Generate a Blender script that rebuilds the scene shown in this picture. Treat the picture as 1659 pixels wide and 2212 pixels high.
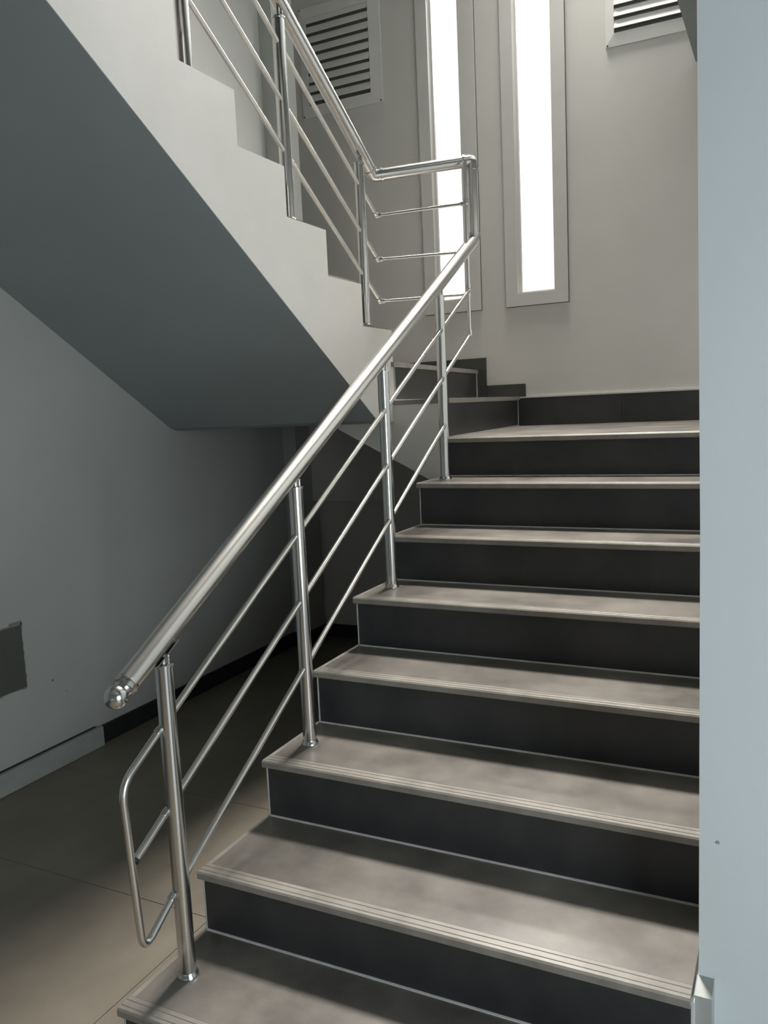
import bpy, bmesh, math, random
from mathutils import Vector, Matrix
random.seed(4)
C = bpy.context.scene
for o in list(bpy.data.objects): bpy.data.objects.remove(o)

# ------------------------------------------------------------ camera
W, H, FPX = 1659, 2212, 1788.9
yaw, pitch, roll = -0.462, -0.125, -0.045
fw = Vector((math.sin(yaw)*math.cos(pitch), math.cos(yaw)*math.cos(pitch), math.sin(pitch)))
rt = Vector((math.cos(yaw), -math.sin(yaw), 0)); up = rt.cross(fw)
r2 = math.cos(roll)*rt + math.sin(roll)*up; u2 = -math.sin(roll)*rt + math.cos(roll)*up
cd = bpy.data.cameras.new('camera'); cam = bpy.data.objects.new('camera', cd); C.collection.objects.link(cam)
m = Matrix((r2, u2, -fw)).transposed().to_4x4(); m.translation = Vector((1.357, -0.959, 1.497)); cam.matrix_world = m
cd.sensor_fit = 'HORIZONTAL'; cd.sensor_width = 36; cd.lens = 36*FPX/W; cd.clip_start = 0.02
C.camera = cam
# ------------------------------------------------------------ world, lights, exposure
w = bpy.data.worlds.new('sky'); C.world = w; w.use_nodes = True
bg = w.node_tree.nodes['Background']; bg.inputs[0].default_value = (0.97, 0.99, 1.0, 1); bg.inputs[1].default_value = 1.25
def area(name, loc, target, sx, sy, power, col, spread=180):
    l = bpy.data.lights.new(name, 'AREA'); l.shape = 'RECTANGLE'; l.size = sx; l.size_y = sy; l.energy = power; l.color = col; l.spread = math.radians(spread)
    o = bpy.data.objects.new(name, l); C.collection.objects.link(o); o.location = loc
    d = Vector(target)-Vector(loc); o.rotation_euler = d.to_track_quat('-Z', 'Y').to_euler(); return o
# daylight outside the two slit windows and an added cool fill at an unseen side opening
area('window_daylight', (-0.49, 4.42, 4.7), (0.30, 2.5, 1.0), 0.5, 2.6, 320, (1.0, 0.95, 0.885), 90)
area('window_daylight', (0.03, 4.42, 4.7), (0.50, 2.5, 1.0), 0.5, 2.6, 320, (1.0, 0.95, 0.885), 90)
area('side_fill_light', (3.25, -1.0, 1.15), (1.6, 0.7, 1.0), 1.5, 1.6, 55, (0.84, 0.94, 1.0))
C.view_settings.view_transform = 'Standard'; C.view_settings.look = 'None'
C.view_settings.gamma = 1; C.view_settings.use_curve_mapping = False
C.view_settings.exposure = 0.0

# ------------------------------------------------------------ materials
def mat(name, c1, c2=None, rough=0.6, metal=0.0, scale=4.0, bump=0.0, bscale=60.0, rvar=0.0, stretch=(1,1,1), detail=6, spec=0.5, rbump=0.6):
    m = bpy.data.materials.new(name); m.use_nodes = True; nt = m.node_tree; b = nt.nodes['Principled BSDF']
    b.inputs['Base Color'].default_value = (*c1, 1); b.inputs['Roughness'].default_value = rough
    b.inputs['Metallic'].default_value = metal; b.inputs['Specular IOR Level'].default_value = spec
    g = nt.nodes.new('ShaderNodeNewGeometry'); mp = nt.nodes.new('ShaderNodeMapping'); mp.inputs['Scale'].default_value = stretch
    nt.links.new(g.outputs['Position'], mp.inputs['Vector'])
    if c2:
        n = nt.nodes.new('ShaderNodeTexNoise'); n.inputs['Scale'].default_value = scale; n.inputs['Detail'].default_value = detail
        n.inputs['Roughness'].default_value = rbump
        nt.links.new(mp.outputs[0], n.inputs['Vector'])
        r = nt.nodes.new('ShaderNodeValToRGB'); r.color_ramp.elements[0].position = 0.32; r.color_ramp.elements[1].position = 0.7
        r.color_ramp.elements[0].color = (*c1, 1); r.color_ramp.elements[1].color = (*c2, 1)
        nt.links.new(n.outputs[0], r.inputs[0]); nt.links.new(r.outputs[0], b.inputs['Base Color'])
        if rvar:
            q = nt.nodes.new('ShaderNodeMapRange'); q.inputs['To Min'].default_value = rough-rvar; q.inputs['To Max'].default_value = rough+rvar
            nt.links.new(n.outputs[0], q.inputs[0]); nt.links.new(q.outputs[0], b.inputs['Roughness'])
    if bump:
        n2 = nt.nodes.new('ShaderNodeTexNoise'); n2.inputs['Scale'].default_value = bscale; n2.inputs['Detail'].default_value = 4
        nt.links.new(mp.outputs[0], n2.inputs['Vector'])
        bp = nt.nodes.new('ShaderNodeBump'); bp.inputs['Strength'].default_value = bump; bp.inputs['Distance'].default_value = 0.003
        nt.links.new(n2.outputs[0], bp.inputs['Height']); nt.links.new(bp.outputs[0], b.inputs['Normal'])
    return m
PAINT = mat('wall_paint', (0.54,0.53,0.505), (0.59,0.58,0.555), 0.6, scale=1.3, bump=0.06, bscale=45)
PAINTW = mat('warm_white_paint', (0.57,0.56,0.53), (0.64,0.63,0.60), 0.55, scale=2.0, bump=0.06, bscale=45)
PAINTC = mat('cool_white_paint', (0.60,0.65,0.665), (0.64,0.69,0.705), 0.6, scale=1.5, bump=0.2, bscale=40)
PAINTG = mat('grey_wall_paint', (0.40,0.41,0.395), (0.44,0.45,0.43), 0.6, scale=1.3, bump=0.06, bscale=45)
SOFFIT = mat('shaded_soffit', (0.26,0.29,0.295), (0.29,0.32,0.325), 0.7, scale=1.5, bump=0.15)  # greyed to carry the shade of the undersides
TREAD = mat('tread_tile', (0.078,0.073,0.066), (0.195,0.180,0.160), 0.30, scale=4.0, bump=0.03, bscale=120, rvar=0.03)
RISER_SHADED = mat('shaded_riser_tile', (0.018,0.020,0.023), (0.042,0.042,0.043), 0.42, scale=5.0, bump=0.08, bscale=120, rvar=0.1, stretch=(1,1,0.6))  # tile darker than the treads, the risers' shade put into its colour
EDGE = mat('nosing_tile', (0.19,0.178,0.158), (0.27,0.253,0.226), 0.28, scale=12.0)
FLOOR = mat('floor_tile', (0.13,0.115,0.092), (0.20,0.178,0.142), 0.42, scale=3.2, bump=0.05, bscale=100, rvar=0.08, stretch=(1,0.7,1))
JOINT_SHADOW = mat('joint_and_shadow', (0.085,0.076,0.063), None, 0.9)
GROUT = mat('pale_grout', (0.42,0.41,0.39), (0.55,0.54,0.51), 0.8, scale=30)
SKIRT = mat('black_skirting_tile', (0.012,0.013,0.013), (0.022,0.023,0.022), 0.5, scale=6)
SKIRT2 = mat('dark_skirting_tile', (0.035,0.037,0.037), (0.055,0.056,0.054), 0.45, scale=6)
STEEL = mat('polished_steel', (0.62,0.62,0.61), None, 0.19, metal=1.0)
STEELB = mat('brushed_steel', (0.70,0.69,0.66), None, 0.27, metal=1.0)
BLACK = mat('black_rubber', (0.01,0.01,0.01), None, 0.6)
ALU = mat('white_aluminium', (0.62,0.62,0.60), (0.66,0.66,0.64), 0.42, scale=8)
DARK = mat('vent_backing', (0.10,0.10,0.095), None, 0.8)
CASE = mat('casing_paint', (0.55,0.545,0.525), (0.58,0.575,0.555), 0.5, scale=8)
PANEL = mat('olive_grey_panel', (0.085,0.09,0.078), (0.10,0.105,0.09), 0.45, scale=4)
DUCT = mat('grey_duct', (0.30,0.315,0.30), (0.37,0.385,0.37), 0.5, scale=9)
CRACK = mat('crack_filler', (0.03,0.03,0.028), None, 0.9)
def glass():
    m = bpy.data.materials.new('window_glass'); m.use_nodes = True; nt = m.node_tree
    for n in list(nt.nodes): nt.nodes.remove(n)
    o = nt.nodes.new('ShaderNodeOutputMaterial'); t = nt.nodes.new('ShaderNodeBsdfTransparent'); g = nt.nodes.new('ShaderNodeBsdfGlossy')
    g.inputs['Roughness'].default_value = 0.03; mx = nt.nodes.new('ShaderNodeMixShader'); fr = nt.nodes.new('ShaderNodeFresnel')
    nt.links.new(fr.outputs[0], mx.inputs[0]); nt.links.new(t.outputs[0], mx.inputs[1]); nt.links.new(g.outputs[0], mx.inputs[2]); nt.links.new(mx.outputs[0], o.inputs[0])
    return m
GLASS = glass()

# ------------------------------------------------------------ helpers
def link_mesh(name, verts, faces, material, parent=None, smooth=False):
    me = bpy.data.meshes.new(name); me.from_pydata([tuple(v) for v in verts], [], faces); me.materials.append(material)
    bm = bmesh.new(); bm.from_mesh(me); bmesh.ops.recalc_face_normals(bm, faces=bm.faces); bm.to_mesh(me); bm.free()
    if smooth:
        for p in me.polygons: p.use_smooth = True
    o = bpy.data.objects.new(name, me); C.collection.objects.link(o)
    if parent: o.parent = parent
    return o
class MB:
    def __init__(s): s.v = []; s.f = []
    def add(s, v, f):
        n = len(s.v); s.v += [tuple(p) for p in v]; s.f += [tuple(i+n for i in q) for q in f]; return s
    def box(s, x0, x1, y0, y1, z0, z1):
        return s.add([(x,y,z) for x in (x0,x1) for y in (y0,y1) for z in (z0,z1)],
                     [(0,1,3,2),(4,6,7,5),(0,4,5,1),(2,3,7,6),(0,2,6,4),(1,5,7,3)])
    def prism(s, pts, axis, a, b):
        n = len(pts)
        def P(p, t): return {'x': (t,p[0],p[1]), 'y': (p[0],t,p[1]), 'z': (p[0],p[1],t)}[axis]
        return s.add([P(p,a) for p in pts]+[P(p,b) for p in pts],
                     [tuple(range(n)), tuple(range(2*n-1,n-1,-1))]+[(i,(i+1)%n,n+(i+1)%n,n+i) for i in range(n)])
    def tube(s, path, r, seg=24, caps=True):
        path = [Vector(p) for p in path]; n = len(path); rr = r if isinstance(r, (list,tuple)) else [r]*n
        T = [(path[min(i+1,n-1)]-path[max(i-1,0)]).normalized() for i in range(n)]
        a = Vector((0,0,1)) if abs(T[0].z) < 0.9 else Vector((1,0,0)); N = (a-T[0]*a.dot(T[0])).normalized(); v = []; f = []
        for i in range(n):
            N = (N-T[i]*N.dot(T[i])).normalized(); B = T[i].cross(N)
            for k in range(seg):
                t = 2*math.pi*k/seg; v.append(path[i]+(N*math.cos(t)+B*math.sin(t))*rr[i])
        for i in range(n-1):
            for k in range(seg): f.append((i*seg+k, i*seg+(k+1)%seg, (i+1)*seg+(k+1)%seg, (i+1)*seg+k))
        if caps: f += [tuple(range(seg)), tuple(range((n-1)*seg, n*seg))]
        return s.add(v, f)
    def ball(s, c, r, seg=20, rings=12):
        c = Vector(c); v = [c+Vector((0,0,r))]; f = []
        for i in range(1, rings):
            a = math.pi*i/rings
            for k in range(seg): t = 2*math.pi*k/seg; v.append(c+Vector((math.sin(a)*math.cos(t), math.sin(a)*math.sin(t), math.cos(a)))*r)
        v.append(c-Vector((0,0,r)))
        for k in range(seg): f.append((0, 1+k, 1+(k+1)%seg))
        for i in range(rings-2):
            for k in range(seg): f.append((1+i*seg+k, 1+i*seg+(k+1)%seg, 1+(i+1)*seg+(k+1)%seg, 1+(i+1)*seg+k))
        L = len(v)-1
        for k in range(seg): f.append((L, 1+(rings-2)*seg+(k+1)%seg, 1+(rings-2)*seg+k))
        return s.add(v, f)
    def out(s, name, material, parent=None, smooth=False, bevel=0):
        o = link_mesh(name, s.v, s.f, material, parent, smooth)
        if smooth:
            try: o.data.set_sharp_from_angle(angle=math.radians(40))
            except Exception: pass
        if bevel:
            b = o.modifiers.new('bevel', 'BEVEL'); b.width = bevel; b.segments = 2; b.limit_method = 'ANGLE'
        return o
def thing(name, label, cat, loc=(0,0,0), group=None):
    o = bpy.data.objects.new(name, None); C.collection.objects.link(o); o['label'] = label; o['category'] = cat
    o.empty_display_size = 0.1
    if group: o['group'] = group
    return o
def struct(name, mb, material, **k):
    o = mb.out(name, material, **k); o['kind'] = 'structure'; return o
def fillet(pts, rad, seg=7):
    pts = [Vector(p) for p in pts]; out = [pts[0]]
    for i in range(1, len(pts)-1):
        a = (pts[i-1]-pts[i]); b = (pts[i+1]-pts[i]); d = min(rad, a.length*0.45, b.length*0.45)
        p0 = pts[i]+a.normalized()*d; p2 = pts[i]+b.normalized()*d
        for k in range(seg+1):
            t = k/seg; out.append(p0*(1-t)**2 + pts[i]*2*t*(1-t) + p2*t*t)
    out.append(pts[-1]); return out

# ------------------------------------------------------------ room shell
YB, FZ, XL, XR = 3.786, 0.09, -1.35, 1.20
WIN = [(-0.585, -0.398), (-0.078, 0.137)]; WZ0, WZ1 = 2.113, 5.2
CZ = 5.6
wb = MB()
xs = [-1.75, WIN[0][0], WIN[0][1], WIN[1][0], WIN[1][1], 3.0]
TH = 0.10
wb.box(xs[0], xs[1], YB, YB+TH, 0.0, CZ); wb.box(xs[2], xs[3], YB, YB+TH, 0.0, CZ); wb.box(xs[4], xs[5], YB, YB+TH, 0.0, CZ)
for a, b in WIN: wb.box(a, b, YB, YB+TH, 0.0, WZ0); wb.box(a, b, YB, YB+TH, WZ1, CZ)
struct('wall_back', wb, PAINT)
wl = MB().box(-1.60, XL, -4.0, 3.2, 0.0, CZ); wl.box(-1.75, -1.60, 3.36, YB, 0.0, CZ)
struct('wall_left', wl, PAINTG)
struct('trim_1', MB().box(-1.60, -1.262, 3.18, 3.40, 0.0, CZ), PAINTG)                   # corner pilaster
struct('trim_2', MB().box(-1.60, -0.57, 3.42, YB-.0005, 0.0, 1.434).box(-0.57, 0.0, 3.42, YB-.0005, 0.0, 1.12).box(-1.262, -0.57, 3.34, 3.42, 0.955, 1.434).box(-0.57, 0.0, 3.34, 3.42, 0.955, 1.12), PAINT)                      # low wall block under the landing
struct('wall_right', MB().prism([(XR,0),(XR,1.25),(XR-.008,2.2),(XR-.008,3.15),(3.0,3.15),(3.0,0)], 'y', 0.70, 0.95).box(XR, XR+0.2, 0.95, YB, 0.0, CZ).box(XR, 1.4, 0.7, 0.95, 3.15, CZ), PAINTC)
struct('wall_side', MB().box(3.0, 3.15, -4.0, -1.8, 0.0, CZ).box(3.0, 3.15, -0.2, YB, 0.0, CZ).box(3.0, 3.15, -1.8, -0.2, 2.1, CZ).box(3.0, 3.15, -1.8, -0.2, 0.0, 0.3), PAINTC)  # unseen opening, added to let the cool fill reach the right wall
wf = MB().box(-1.6, 3.15, -4.15, -4.0, 0, CZ)
struct('wall_front', wf, PAINTC)
struct('ceiling', MB().box(-1.75, 3.15, -4.15, YB+TH, CZ, CZ+0.15), PAINT)
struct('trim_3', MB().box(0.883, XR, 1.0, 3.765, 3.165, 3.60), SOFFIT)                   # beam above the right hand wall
struct('trim_4', MB().box(XL, 3.0, -4.0, -0.06, 3.16, 3.33), PAINT)                      # upper floor slab behind the camera
fl = struct('floor', MB().box(-1.75, 3.15, -4.15, YB, 0.0, FZ-0.008), JOINT_SHADOW)
ys = [0.752+0.6*k for k in range(-8, 6)]; xx = [-1.30+1.2*k for k in range(-1, 5)]
for i in range(len(ys)-1):
    for j in range(len(xx)-1):
        x0, x1, y0, y1 = max(xx[j]+.001, XL), min(xx[j+1]-.001, 3.0), max(ys[i]+.001, -4.0), min(ys[i+1]-.001, 3.42)
        if x1-x0 < .01 or y1-y0 < .01: continue
        if x0 > 1.2 and y1 > 0.72:
            if y0 > .69: continue
            y1 = min(y1, 0.699)
        if x0 > 0.0 and y0 > 0.45 and x1 < 1.3: continue
        MB().box(x0, x1, y0, y1, FZ-0.008, FZ-random.random()*0.0006).out('tile', FLOOR, fl)

# ------------------------------------------------------------ windows
for i, (a, b) in enumerate(WIN):
    e = bpy.data.objects.new('window_%d' % (i+1), None); C.collection.objects.link(e); e['kind'] = 'structure'
    fr = MB(); t = 0.012; y0, y1 = YB+0.03, YB+0.06
    fr.box(a, a+t, y0, y1, WZ0, WZ1).box(b-t, b, y0, y1, WZ0, WZ1).box(a+t, b-t, y0, y1, WZ0, WZ0+t).box(a+t, b-t, y0, y1, WZ1-t, WZ1)
    fr.out('window_frame', ALU, e)
    MB().box(a+t, b-t, YB+0.042, YB+0.048, WZ0+t, WZ1-t).out('pane', GLASS, e)
    c = MB(); o = 0.071; d = 0.012
    prof0, prof1 = (a-o, b+0.085), (WZ0-o, WZ1+o)
    x0, x1, z0, z1 = a-o, b+(0.096 if i == 0 else 0.076), WZ0-0.07, WZ1+0.07
    c.box(x0, a, YB-d, YB, z0, z1).box(b, x1, YB-d, YB, z0, z1).box(a, b, YB-d, YB, z0, WZ0).box(a, b, YB-d, YB, WZ1, z1)
    c.out('casing', CASE, e)
    g = MB(); g.box(x0-.003, x0, YB-.004, YB, z0, z1).box(x1, x1+.003, YB-.004, YB, z0, z1).box(x0-.003, x1+.003, YB-.004, YB, z0-.003, z0)
    g.out('shadow_line', JOINT_SHADOW, e)  # dark strips painting the shadow lines along the casing edges

# ------------------------------------------------------------ vents
def vent(label, x0, x1, z0, z1, ox0, ox1, oz0, oz1):
    t = thing('air_vent', label, 'vent', group=None)
    y0, y1 = YB-0.012, YB-0.0005
    f = MB()
    for A, B in (((ox0,oz0),(x0,z0)),):
        o4 = [(ox0,oz0),(ox1,oz0),(ox1,oz1),(ox0,oz1)]; i4 = [(x0,z0),(x1,z0),(x1,z1),(x0,z1)]
        v = [(x,y1,z) for x,z in o4]+[(x,y0+.004,z) for x,z in o4]+[(x,y0,z) for x,z in i4]+[(x,y1,z) for x,z in i4]
        q = []
        for L in range(3):
            for k in range(4): q.append((L*4+k, L*4+(k+1)%4, (L+1)*4+(k+1)%4, (L+1)*4+k))
        for k in range(4): q.append((12+k, 12+(k+1)%4, (k+1)%4, k))
        f.add(v, q)
    f.out('frame', ALU, t)
    MB().box(x0+.0005, x1-.0005, y1-.0016, y1-.0006, z0+.0005, z1-.0005).out('backing', DARK, t)
    n = 9; p = (z1-z0)/n
    for k in range(n):
        zb = z0+p*k+p*0.36
        MB().prism([(y0-.006, zb), (y0-.006, zb+.003), (y1-.003, zb+p*0.78), (y1-.003, zb+p*0.78-.004)], 'x', x0+.0006, x1-.0006).out('slat', ALU, t)
    for (sx, sz) in ((ox0+.01, oz0+.008), (ox1-.01, oz0+.008), (ox0+.01, oz1-.008), (ox1-.01, oz1-.008)):
        MB().tube([(sx, y0+.003, sz), (sx, y0-.001, sz)], 0.004, 10).out('screw', CRACK, t)
    return t
vent('grey louvred wall vent behind the upper handrail, high left of the windows', -1.393, -0.962, 3.387, 3.902, -1.443, -0.885, 3.322, 3.965)
vent('grey louvred wall vent right of the windows, cut off by the top edge', 0.476, 0.878, 3.397, 3.912, 0.432, 0.925, 3.332, 3.975)

# ------------------------------------------------------------ lower stair flight
NX0 = 0.0
ST = [(0.294,0.174),(0.596,0.338),(0.905,0.508),(1.208,0.680),(1.494,0.853),(1.787,1.021),(2.068,1.192),(2.350,1.357)]
lf = thing('stair_flight', 'lower stair flight of dark tiled steps with pale nosings, turning left below the windows', 'staircase')
TT = 0.020
pts = [(ST[0][0]+.022, 0.0)]
for i, (y, z) in enumerate(ST):
    pts.append((y+.022, (ST[i-1][1] if i else 0.0)-TT if i else 0.0)) if i else None
    pts.append((y+.022, z-TT))
pts += [(YB-.001, ST[-1][1]-TT), (YB-.001, 1.12), (2.36, 1.12), (0.9, 0.0)]
MB().prism(pts, 'x', 0.012, XR-.0005).out('concrete_core', PAINTW, lf)
NOSE = [(0,-.004),(0,-.019),(.004,-.022),(.045,-.022),(.045,0),(.036,0),(.0345,.0014),(.0325,.0014),(.031,0),(.018,0),(.0165,.0014),(.0145,.0014),(.013,0),(.004,0)]
def xend(y): return XR-.001 if y > 0.69 else XR-0.006
for i, (y, z) in enumerate(ST):
    yb = ST[i+1][0]+.012 if i < 7 else YB-.001
    zb = ST[i-1][1] if i else FZ
    MB().box(0.012, xend(y), y+.012, y+.0215, zb+.0002, z-.0225).out('riser', RISER_SHADED, lf)
    MB().prism([(y+a, z+b) for a, b in NOSE], 'x', NX0, xend(y)).out('nosing', EDGE, lf)
    if i < 7:
        MB().box(NX0+.014, xend(y), y+.0455, yb, z-TT, z).out('tread', TREAD, lf)
        MB().box(NX0, NX0+.0135, y+.0455, yb+.008, z-TT, z).out('tread_edge', EDGE, lf)
    MB().box(0.0075, 0.0118, y+.0105, y+.03, zb, z-.0225).out('corner_bead', GROUT, lf)
    MB().prism([(y+.012, zb), (y+.0075, zb+.0003), (y+.0085, zb+.003), (y+.012, zb+.0042)], 'x', 0.012, xend(y)).out('grout_line', GROUT, lf)
# quarter landing tread 8 (reaches the diagonal riser 9)
A0, A1 = (0.012, 2.398), (-0.094, YB-.001)      # riser 9 foot line
B0, B1 = (-0.229, 2.372), (-0.345, YB-.001)     # riser 10 foot line
z8, z9, z10 = 1.357, 1.527, 1.695
MB().prism([(0.0,2.396),(XR-.001,2.396),(XR-.001,YB-.002),(A1[0]-.02,YB-.002),(0.0,2.41)], 'z', z8-TT, z8).out('tread', TREAD, lf)
def diag(P, Q, off, th, za, zb, name, material, ext=0.0):
    # slab standing on the line P-Q, outer face shifted by off towards +X
    d = (Vector((Q[0],Q[1]))-Vector((P[0],P[1]))).normalized(); n = Vector((d.y, -d.x))
    p, q = Vector(P)-d*ext, Vector(Q)
    a, b = p+n*off, q+n*off; c, e = q+n*(off-th), p+n*(off-th)
    return MB().prism([tuple(a),tuple(b),tuple(c),tuple(e)], 'z', za, zb).out(name, material, lf)
diag(A0, (A1[0],YB-.004), 0.0, .0095, z8+.0002, z9-.0225, 'riser', RISER_SHADED)
diag(A0, (A1[0],YB-.004), .012, .04, z9-.022, z9, 'nosing', EDGE)
diag(A0, (A1[0],YB-.004), .004, .004, z8, z8+.004, 'grout_line', GROUT)
diag(B0, (B1[0],YB-.004), 0.0, .0095, z9+.0002, z10-.0225, 'riser', RISER_SHADED)
diag(B0, (B1[0],YB-.004), .012, .04, z10-.022, z10, 'nosing', EDGE, ext=.012)
diag(B0, (B1[0],YB-.004), .004, .004, z9, z9+.004, 'grout_line', GROUT)
# winder slabs: front face in the stair well, sloping underside
w9 = MB().prism([(A0[0]-.0105,2.365),(A1[0]-.012,YB-.003),(B1[0]-.0005,YB-.003),(B0[0]-.0005,2.365)], 'z', z8-TT-.0005, z9-TT)
w9.prism([(-0.56,1.434),(0.011,1.135),(0.011,z8-TT-.0005),(B0[0]-.0005,z8-TT-.0005),(B0[0]-.0005,1.434)], 'y', 2.365, YB-.003)
w9.out('winder_core', PAINTW, lf)
MB().prism([(A0[0]-.012,2.362),(A1[0]-.045,YB-.004),(B1[0]+.001,YB-.004),(B0[0]+.001,2.362)], 'z', z9-TT+.0002, z9-.0002).out('tread', EDGE, lf)
# white mitre at the wall ends of risers 9 and 10
MB().box(A1[0]-.004, A1[0]+.004, YB-.02, YB-.013, z8, z9-.02).out('corner_bead', GROUT, lf)
MB().box(B1[0]-.002, B1[0]+.006, YB-.02, YB-.013, z9, z10-.02).out('corner_bead', GROUT, lf)

# ------------------------------------------------------------ upper stair flight
uf = thing('stair_flight', 'upper white stair flight climbing left, sawtooth side and grey sloping soffit', 'staircase')
SX = -0.229
K = 9
prof = [(2.38, 1.435), (2.38, 1.832)]
for k in range(K):
    yy = 2.38-0.268*(k+1); zz = 1.832+0.168*k
    prof += [(yy, zz), (yy, zz+0.168)]
ytop = prof[-1][0]; ztop = prof[-1][1]
prof += [(-0.058, ztop), (-0.058, 3.16)]
S = 0.635; z_at = lambda y: 1.603+S*(1.955-y)
ymeet = 1.955-(3.16-1.603)/S
prof += [(ymeet, 3.16), (2.2, z_at(2.2)), (2.24, 1.435)]
MB().prism(prof, 'x', XL+.0005, SX).out('stair_core', PAINTW, uf)
# soffit skin (underside shade put into its grey)
o_ = 0.003
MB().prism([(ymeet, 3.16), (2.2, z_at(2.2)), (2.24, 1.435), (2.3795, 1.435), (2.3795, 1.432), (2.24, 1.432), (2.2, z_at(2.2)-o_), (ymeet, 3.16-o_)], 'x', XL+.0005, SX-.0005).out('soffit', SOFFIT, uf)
# landing 10 slab
l10 = MB().prism([(SX-.0005,2.3805),(B1[0]-.0115,YB-.003),(-1.745,YB-.003),(-1.745,3.41),(-1.261,3.41),(-1.261,3.17),(XL+.0005,3.17),(XL+.0005,2.3805)], 'z', 1.4355, z10-TT)
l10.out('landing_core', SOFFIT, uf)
MB().prism([(SX-.045,2.3805),(B1[0]-.045,YB-.003),(-1.745,YB-.003),(-1.745,3.41),(-1.261,3.41),(-1.261,3.17),(XL+.0005,3.17),(XL+.0005,2.3805)], 'z', z10-TT+.0003, z10).out('tread', TREAD, uf)
for k in range(K+1):
    yy = 2.38-0.268*k; zz = 1.832+0.168*k
    zl = zz-0.168 if k else z10
    MB().box(XL+.001, SX-.03, yy, yy+.010, zl+.0005, zz+.0).out('riser', RISER_SHADED, uf)
    ye = 2.38-0.268*(k+1) if k < K else -0.3
    MB().box(XL+.001, SX-.03, ye+.0105, yy+.018, zz+.0003, zz+.016).out('tread', TREAD, uf)

# ------------------------------------------------------------ skirtings
def sk(name): 
    e = bpy.data.objects.new(name, None); C.collection.objects.link(e); e['kind'] = 'structure'; return e
bbk = sk('baseboard_back')
x = -0.088
for x1 in (0.50, 1.1, XR-.002):
    MB().box(x, x1-.001, YB-.012, YB-.0003, z8+.0003, z8+.160).out('tile', RISER_SHADED, bbk); x = x1
MB().box(-0.088, XR-.002, YB-.013, YB-.0003, z8+.160, z8+.168).out('top_edge', GROUT, bbk)
MB().box(-0.340, -0.283, YB-.012, YB-.0003, z9+.001, z10-.001).out('tile', SKIRT2, bbk)
MB().box(-0.850, -0.283, YB-.012, YB-.0003, z10+.001, 1.764).out('tile', SKIRT2, bbk)
MB().box(-1.60, -0.852, YB-.012, YB-.0003, z10+.001, 1.764).out('tile', SKIRT2, bbk)
MB().box(-0.281, -0.047, YB-.012, YB-.0003, z9+.001, 1.600).out('tile', SKIRT2, bbk)
bbl = sk('baseboard_left')
y = 1.60
while y < 3.18:
    y1 = min(y+0.6, 3.18); MB().box(XL+.0003, XL+.012, y, y1-.001, FZ+.0003, FZ+.082).out('tile', SKIRT, bbl); y = y1
MB().box(XL+.0125, -1.262, 3.168, 3.1797, FZ+.0003, FZ+.082).out('tile', SKIRT, bbl)
MB().box(-1.2617, -1.250, 3.168, 3.419, FZ+.0003, FZ+.082).out('tile', SKIRT, bbl)
for a, b in ((-1.249,-.65),(-.649,-.05)):
    MB().box(a, b, 3.408, 3.4197, FZ+.0003, FZ+.082).out('tile', SKIRT, bbl)

# boxed-in duct along the foot of the left wall
dt = thing('cable_duct', 'painted grey duct box running along the foot of the left wall', 'duct')
MB().box(XL+.0003, XL+.030, -2.2, 1.585, FZ+.0005, FZ+.088).out('cover', DUCT, dt, bevel=.003)
MB().box(XL+.0003, XL+.012, -2.2, 1.560, FZ+.0885, FZ+.0915).out('crack', CRACK, dt)

# access panel in the left wall
ap = thing('access_panel', 'small dark olive-grey access panel set in the left wall', 'panel')
pz0, pz1, py0, py1 = 0.468, 0.718, 0.93, 1.236
MB().box(XL+.0003, XL+.006, py0, py1, pz0, pz1).out('cover', PANEL, ap, bevel=.001)
rm = MB(); random.seed(7)
def rough_strip(fixed, a0, a1, vertical, wd):
    n = 14
    for k in range(n):
        t0, t1 = a0+(a1-a0)*k/n, a0+(a1-a0)*(k+1)/n; ww = wd*(0.45+random.random())
        if vertical: rm.box(XL+.0002, XL+.003, fixed, fixed+ww, t0, t1)
        else: rm.box(XL+.0002, XL+.003, t0, t1, fixed-ww, fixed)
rough_strip(py1, pz0-.004, pz1+.008, True, .006); rough_strip(pz0, py0, py1, False, .006)
rm.box(XL+.0002, XL+.003, py1-.05, py1+.006, pz1, pz1+.016).box(XL+.0002, XL+.003, py0, py1-.05, pz1, pz1+.006)
rm.out('plaster_gap', mat('rough_plaster', (0.16,0.17,0.155), (0.25,0.26,0.24), 0.9, scale=60), ap)

# small fixing holes in the left wall
for (yy, zz, r_, lb) in ((1.365, .452, .0035, 'small dark fixing hole in the left wall beside the access panel'), (1.43, .385, .002, 'faint lower fixing hole in the left wall, nearer the ball end')):
    o = MB().tube([(XL+.0003, yy, zz), (XL+.0015, yy, zz)], r_, 10).out('wall_plug', CRACK); o['label'] = lb; o['category'] = 'fixing'

# stone stringer end beside the second step, against the right wall
struct('trim_5', MB().box(XR-.0045, XR+.030, 0.635, 0.6995, 0.0, 0.322), DUCT)

# ------------------------------------------------------------ railing
rl = thing('stair_railing', 'polished steel stair railing with posts, handrail and three thin rods', 'railing')
RX = 0.068
def lerp(a, b, t): return a+(b-a)*t
hs = (2.205-0.928)/(2.62-0.34)
def hz(y): return 0.928+hs*(y-0.34)
HR = 0.0262
hp = [Vector((RX, .345, hz(.345))), Vector((RX, 2.625, hz(2.625)))]
MB().tube([hp[0], hp[1]], HR, 40).out('handrail', STEELB, rl, smooth=True)
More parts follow.
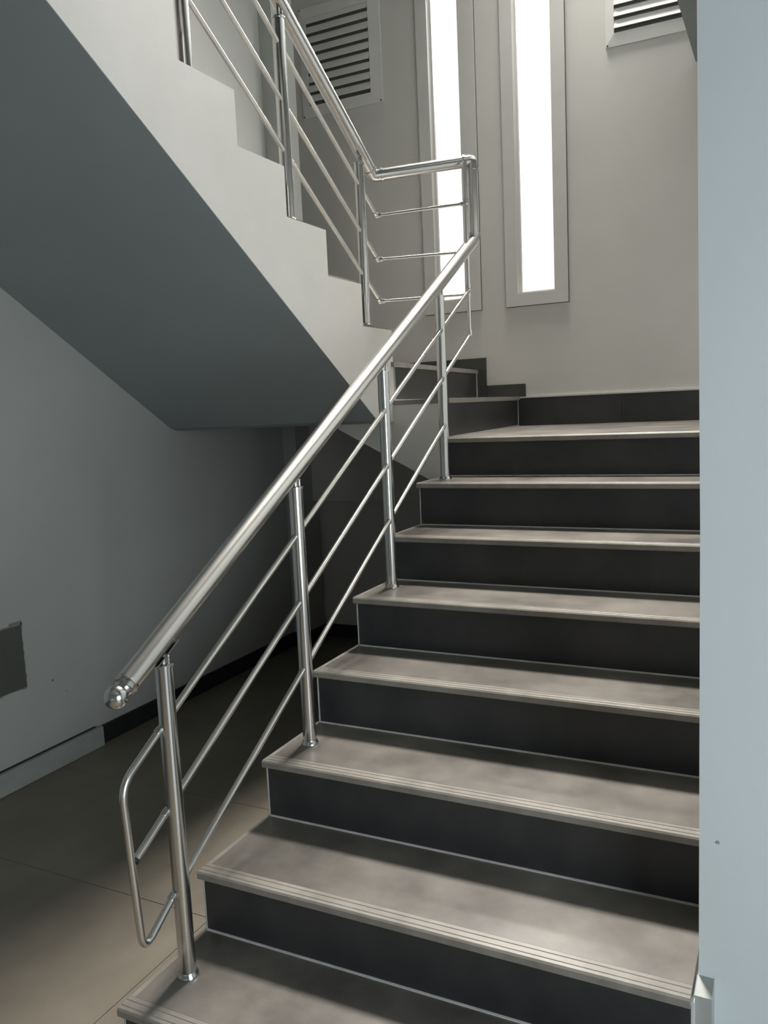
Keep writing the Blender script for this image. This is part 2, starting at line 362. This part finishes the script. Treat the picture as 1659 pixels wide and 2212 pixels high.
# ball end and ring collars
d0 = (hp[0]-hp[1]).normalized()
MB().tube([hp[0]-d0*.002, hp[0]+d0*.004, hp[0]+d0*.006, hp[0]+d0*.010, hp[0]+d0*.012, hp[0]+d0*.016, hp[0]+d0*.018, hp[0]+d0*.026],
          [HR+.0012, HR+.0018, HR-.002, HR-.002, HR+.0005, HR+.0005, HR-.005, HR-.009], 36).out('collar', STEEL, rl, smooth=True)
MB().ball(hp[0]+d0*.042, .0265, 32, 20).out('ball_end', STEEL, rl, smooth=True)
# upper end: elbow, upright, elbow, cross rail, elbow, upper handrail
TOPZ = 2.556; UX = -0.299
up0 = Vector((RX, 2.645, hz(2.625)+.03)); up1 = Vector((RX, 2.645, TOPZ-.035)); tp = Vector((RX, 2.645, TOPZ)); cr = Vector((UX, 2.407, 2.498))
MB().tube(fillet([hp[1]-(hp[1]-hp[0]).normalized()*.0, Vector((RX, 2.645, hz(2.645)+.003)), up0+Vector((0,0,.004))], .02), HR, 32).out('elbow', STEEL, rl, smooth=True)
MB().tube([up0+Vector((0,0,.006)), up1], HR-.002, 36).out('upright', STEELB, rl, smooth=True)
MB().tube([up0+Vector((0,0,.002)), up0+Vector((0,0,.010))], HR+.0032, 36).out('collar', STEEL, rl, smooth=True)
MB().tube([up1-Vector((0,0,.004)), up1+Vector((0,0,.004))], HR+.0032, 36).out('collar', STEEL, rl, smooth=True)
dc = (cr-tp).normalized()
MB().tube(fillet([up1+Vector((0,0,.004)), tp, tp+dc*.035], .026, 10), HR-.0005, 32).out('elbow', STEEL, rl, smooth=True)
MB().tube([tp+dc*.033, tp+dc*.041], HR+.0032, 36).out('collar', STEEL, rl, smooth=True)
MB().tube([tp+dc*.04, cr-dc*.035], HR-.001, 36).out('cross_rail', STEEL, rl, smooth=True)
us = -(2.939-2.498)/(2.407-1.711)
def uz(y): return 2.498+us*(y-2.407)
ue = Vector((UX, 0.05, uz(0.05))); du = (ue-cr).normalized()
MB().tube([cr-dc*.041, cr-dc*.033], HR+.0032, 36).out('collar', STEEL, rl, smooth=True)
MB().tube(fillet([cr-dc*.033, cr, cr+du*.035], .026, 10), HR-.0005, 32).out('elbow', STEEL, rl, smooth=True)
MB().tube([cr+du*.033, cr+du*.041], HR+.0032, 36).out('collar', STEEL, rl, smooth=True)
MB().tube([cr+du*.04, ue], HR, 36).out('handrail', STEEL, rl, smooth=True)
# posts
PR = 0.0202
def post(x, y, z0, zt, railz, slope):
    p = MB().tube([(x,y,z0), (x,y,zt)], PR, 36).out('post', STEEL, rl, smooth=True)
    MB().tube([(x,y,z0+.0005),(x,y,z0+.006),(x,y,z0+.009),(x,y,z0+.013)], [PR+.006, PR+.005, PR+.002, PR+.0008], 32).out('base_flange', STEEL, p, smooth=True)
    MB().tube([(x,y,zt-.002),(x,y,zt+.003),(x,y,zt+.005)], [PR+.003, PR+.003, PR-.002], 32).out('cap', STEEL, p, smooth=True)
    # stem and cradle plate carrying the handrail
    MB().tube([(x,y,zt+.004),(x,y,railz-HR+.004)], .0075, 20).ball((x+.012,y+.004,zt+.022), .0045, 10, 6).tube([(x+.012,y+.004,zt+.004),(x+.012,y+.004,zt+.022)], .0035, 10).out('stem', STEEL, p, smooth=True)
    c = MB(); L = .034; n = 8; vs = []; fs = []
    for s_ in (-1, 1):
        for k in range(n+1):
            a = math.radians(-140+100*k/n)
            for R_ in (HR+.0006, HR+.0030):
                vs.append((x+math.cos(a)*R_, y+s_*L, railz+slope*s_*L+math.sin(a)*R_))
    m_ = 2*(n+1)
    for k in range(n):
        a, b, c2, d2 = 2*k, 2*k+1, 2*k+2, 2*k+3
        fs += [(a, c2, m_+c2, m_+a), (b, m_+b, m_+d2, d2), (a, b, d2, c2), (m_+a, m_+c2, m_+d2, m_+b)]
    fs += [(0, m_, m_+1, 1), (2*n, 2*n+1, m_+2*n+1, m_+2*n)]
    c.add(vs, fs).out('saddle', STEEL, p)
    return p
LP = [(.077, .450, .174, .938), (.067, 1.064, .508, 1.279), (.061, 1.684, .853, 1.622), (.060, 2.235, 1.192, 1.935)]
for (x, y, z0, zt) in LP: post(x, y, z0, zt, hz(y), hs)
for y in (2.277, 1.707, 1.167, 0.62):
    k = int((2.38-y)/0.268); zt = uz(y)-.062
    post(UX, y, 1.832+0.168*k+.0165, zt, uz(y), us)
# thin rods
QR = 0.0088
L1 = lambda y: .563*y+.548
L2 = lambda y: .5655*y+.3495
L3 = lambda y: .5745*y+.138
VX, VY = RX-.002, 2.563
loop = fillet([(RX, 2.2, L1(2.2)), (RX, .300, L1(.300)), (RX, .318, L3(.318)-.005), (RX, 2.225, L3(2.225))], .045, 10)
i0 = 1
MB().tube([(RX, VY-.012, L1(VY-.012)), (RX, .45, L1(.45))], QR, 20).out('rod', STEELB, rl, smooth=True)
MB().tube([(RX, VY-.012, L2(VY-.012)), (RX, .325, L2(.325))], QR, 20).out('rod', STEELB, rl, smooth=True)
MB().tube([(RX, 2.225, L3(2.225)), (RX, .45, L3(.45))], QR, 20).out('rod', STEELB, rl, smooth=True)
MB().tube(fillet([(RX, .452, L1(.452)), (RX, .300, L1(.300)-.004), (RX, .322, L3(.322)-.012), (RX, .452, L3(.452))], .042, 12), QR, 20).out('end_loop', STEELB, rl, smooth=True)
MB().tube([(RX, .3245, L2(.3245)), (RX, .318, L2(.318))], QR+.0005, 16).out('end_cap', BLACK, rl)
MB().tube([(VX, VY, L2(VY)-.004), (VX, VY, 1.962)], .0080, 20).out('riser_rod', STEELB, rl, smooth=True)
MB().tube([(VX, VY, 1.962), (VX, VY, 2.54)], .0095, 20).out('riser_rod', STEELB, rl, smooth=True)
for zz in (L2(VY)+.002, L1(VY)+.004, 2.157, 2.360):
    MB().ball((VX, VY, zz), .0135, 16, 10).tube([(VX, VY, zz), (VX, VY, zz+.02)], .0125, 16).out('fitting', STEEL, rl, smooth=True)
for zr, zl, yl in ((2.360, 2.334, 2.422), (2.157, 2.146, 2.416), (1.975, 1.967, 2.421)):
    a = Vector((VX, VY, zr)); b = Vector((UX, yl, zl))
    MB().tube([a, b], .0062, 16).out('rod', STEELB, rl, smooth=True)
    dd = (a-b).normalized(); e = Vector((UX, .05, zl+us*(.05-yl)))
    MB().tube([b, e], QR-.0005, 20).out('rod', STEELB, rl, smooth=True)
    MB().ball(b, .0135, 16, 10).tube([b, b+dd*.022], .0115, 16).tube([b, b+(e-b).normalized()*.022], .0118, 16).out('fitting', STEEL, rl, smooth=True)
    MB().tube([a, a-dd*.022], .0095, 16).out('fitting', STEEL, rl, smooth=True)
# weld sleeves where rods meet the lower posts
for (x, y, z0, zt) in LP:
    for L in (L1, L2, L3):
        s = L(1)-L(0)
        MB().tube([(RX, y-.030, L(y-.030)), (RX, y-.017, L(y-.017))], QR+.0012, 16).out('sleeve', STEEL, rl, smooth=True)

o = MB().tube([(1.235, .6996, .616), (1.235, .6985, .616)], 0.0035, 10).out('wall_plug', DUCT); o['label'] = 'tiny filled fixing hole low on the pale blue-grey wall at right'; o['category'] = 'fixing'
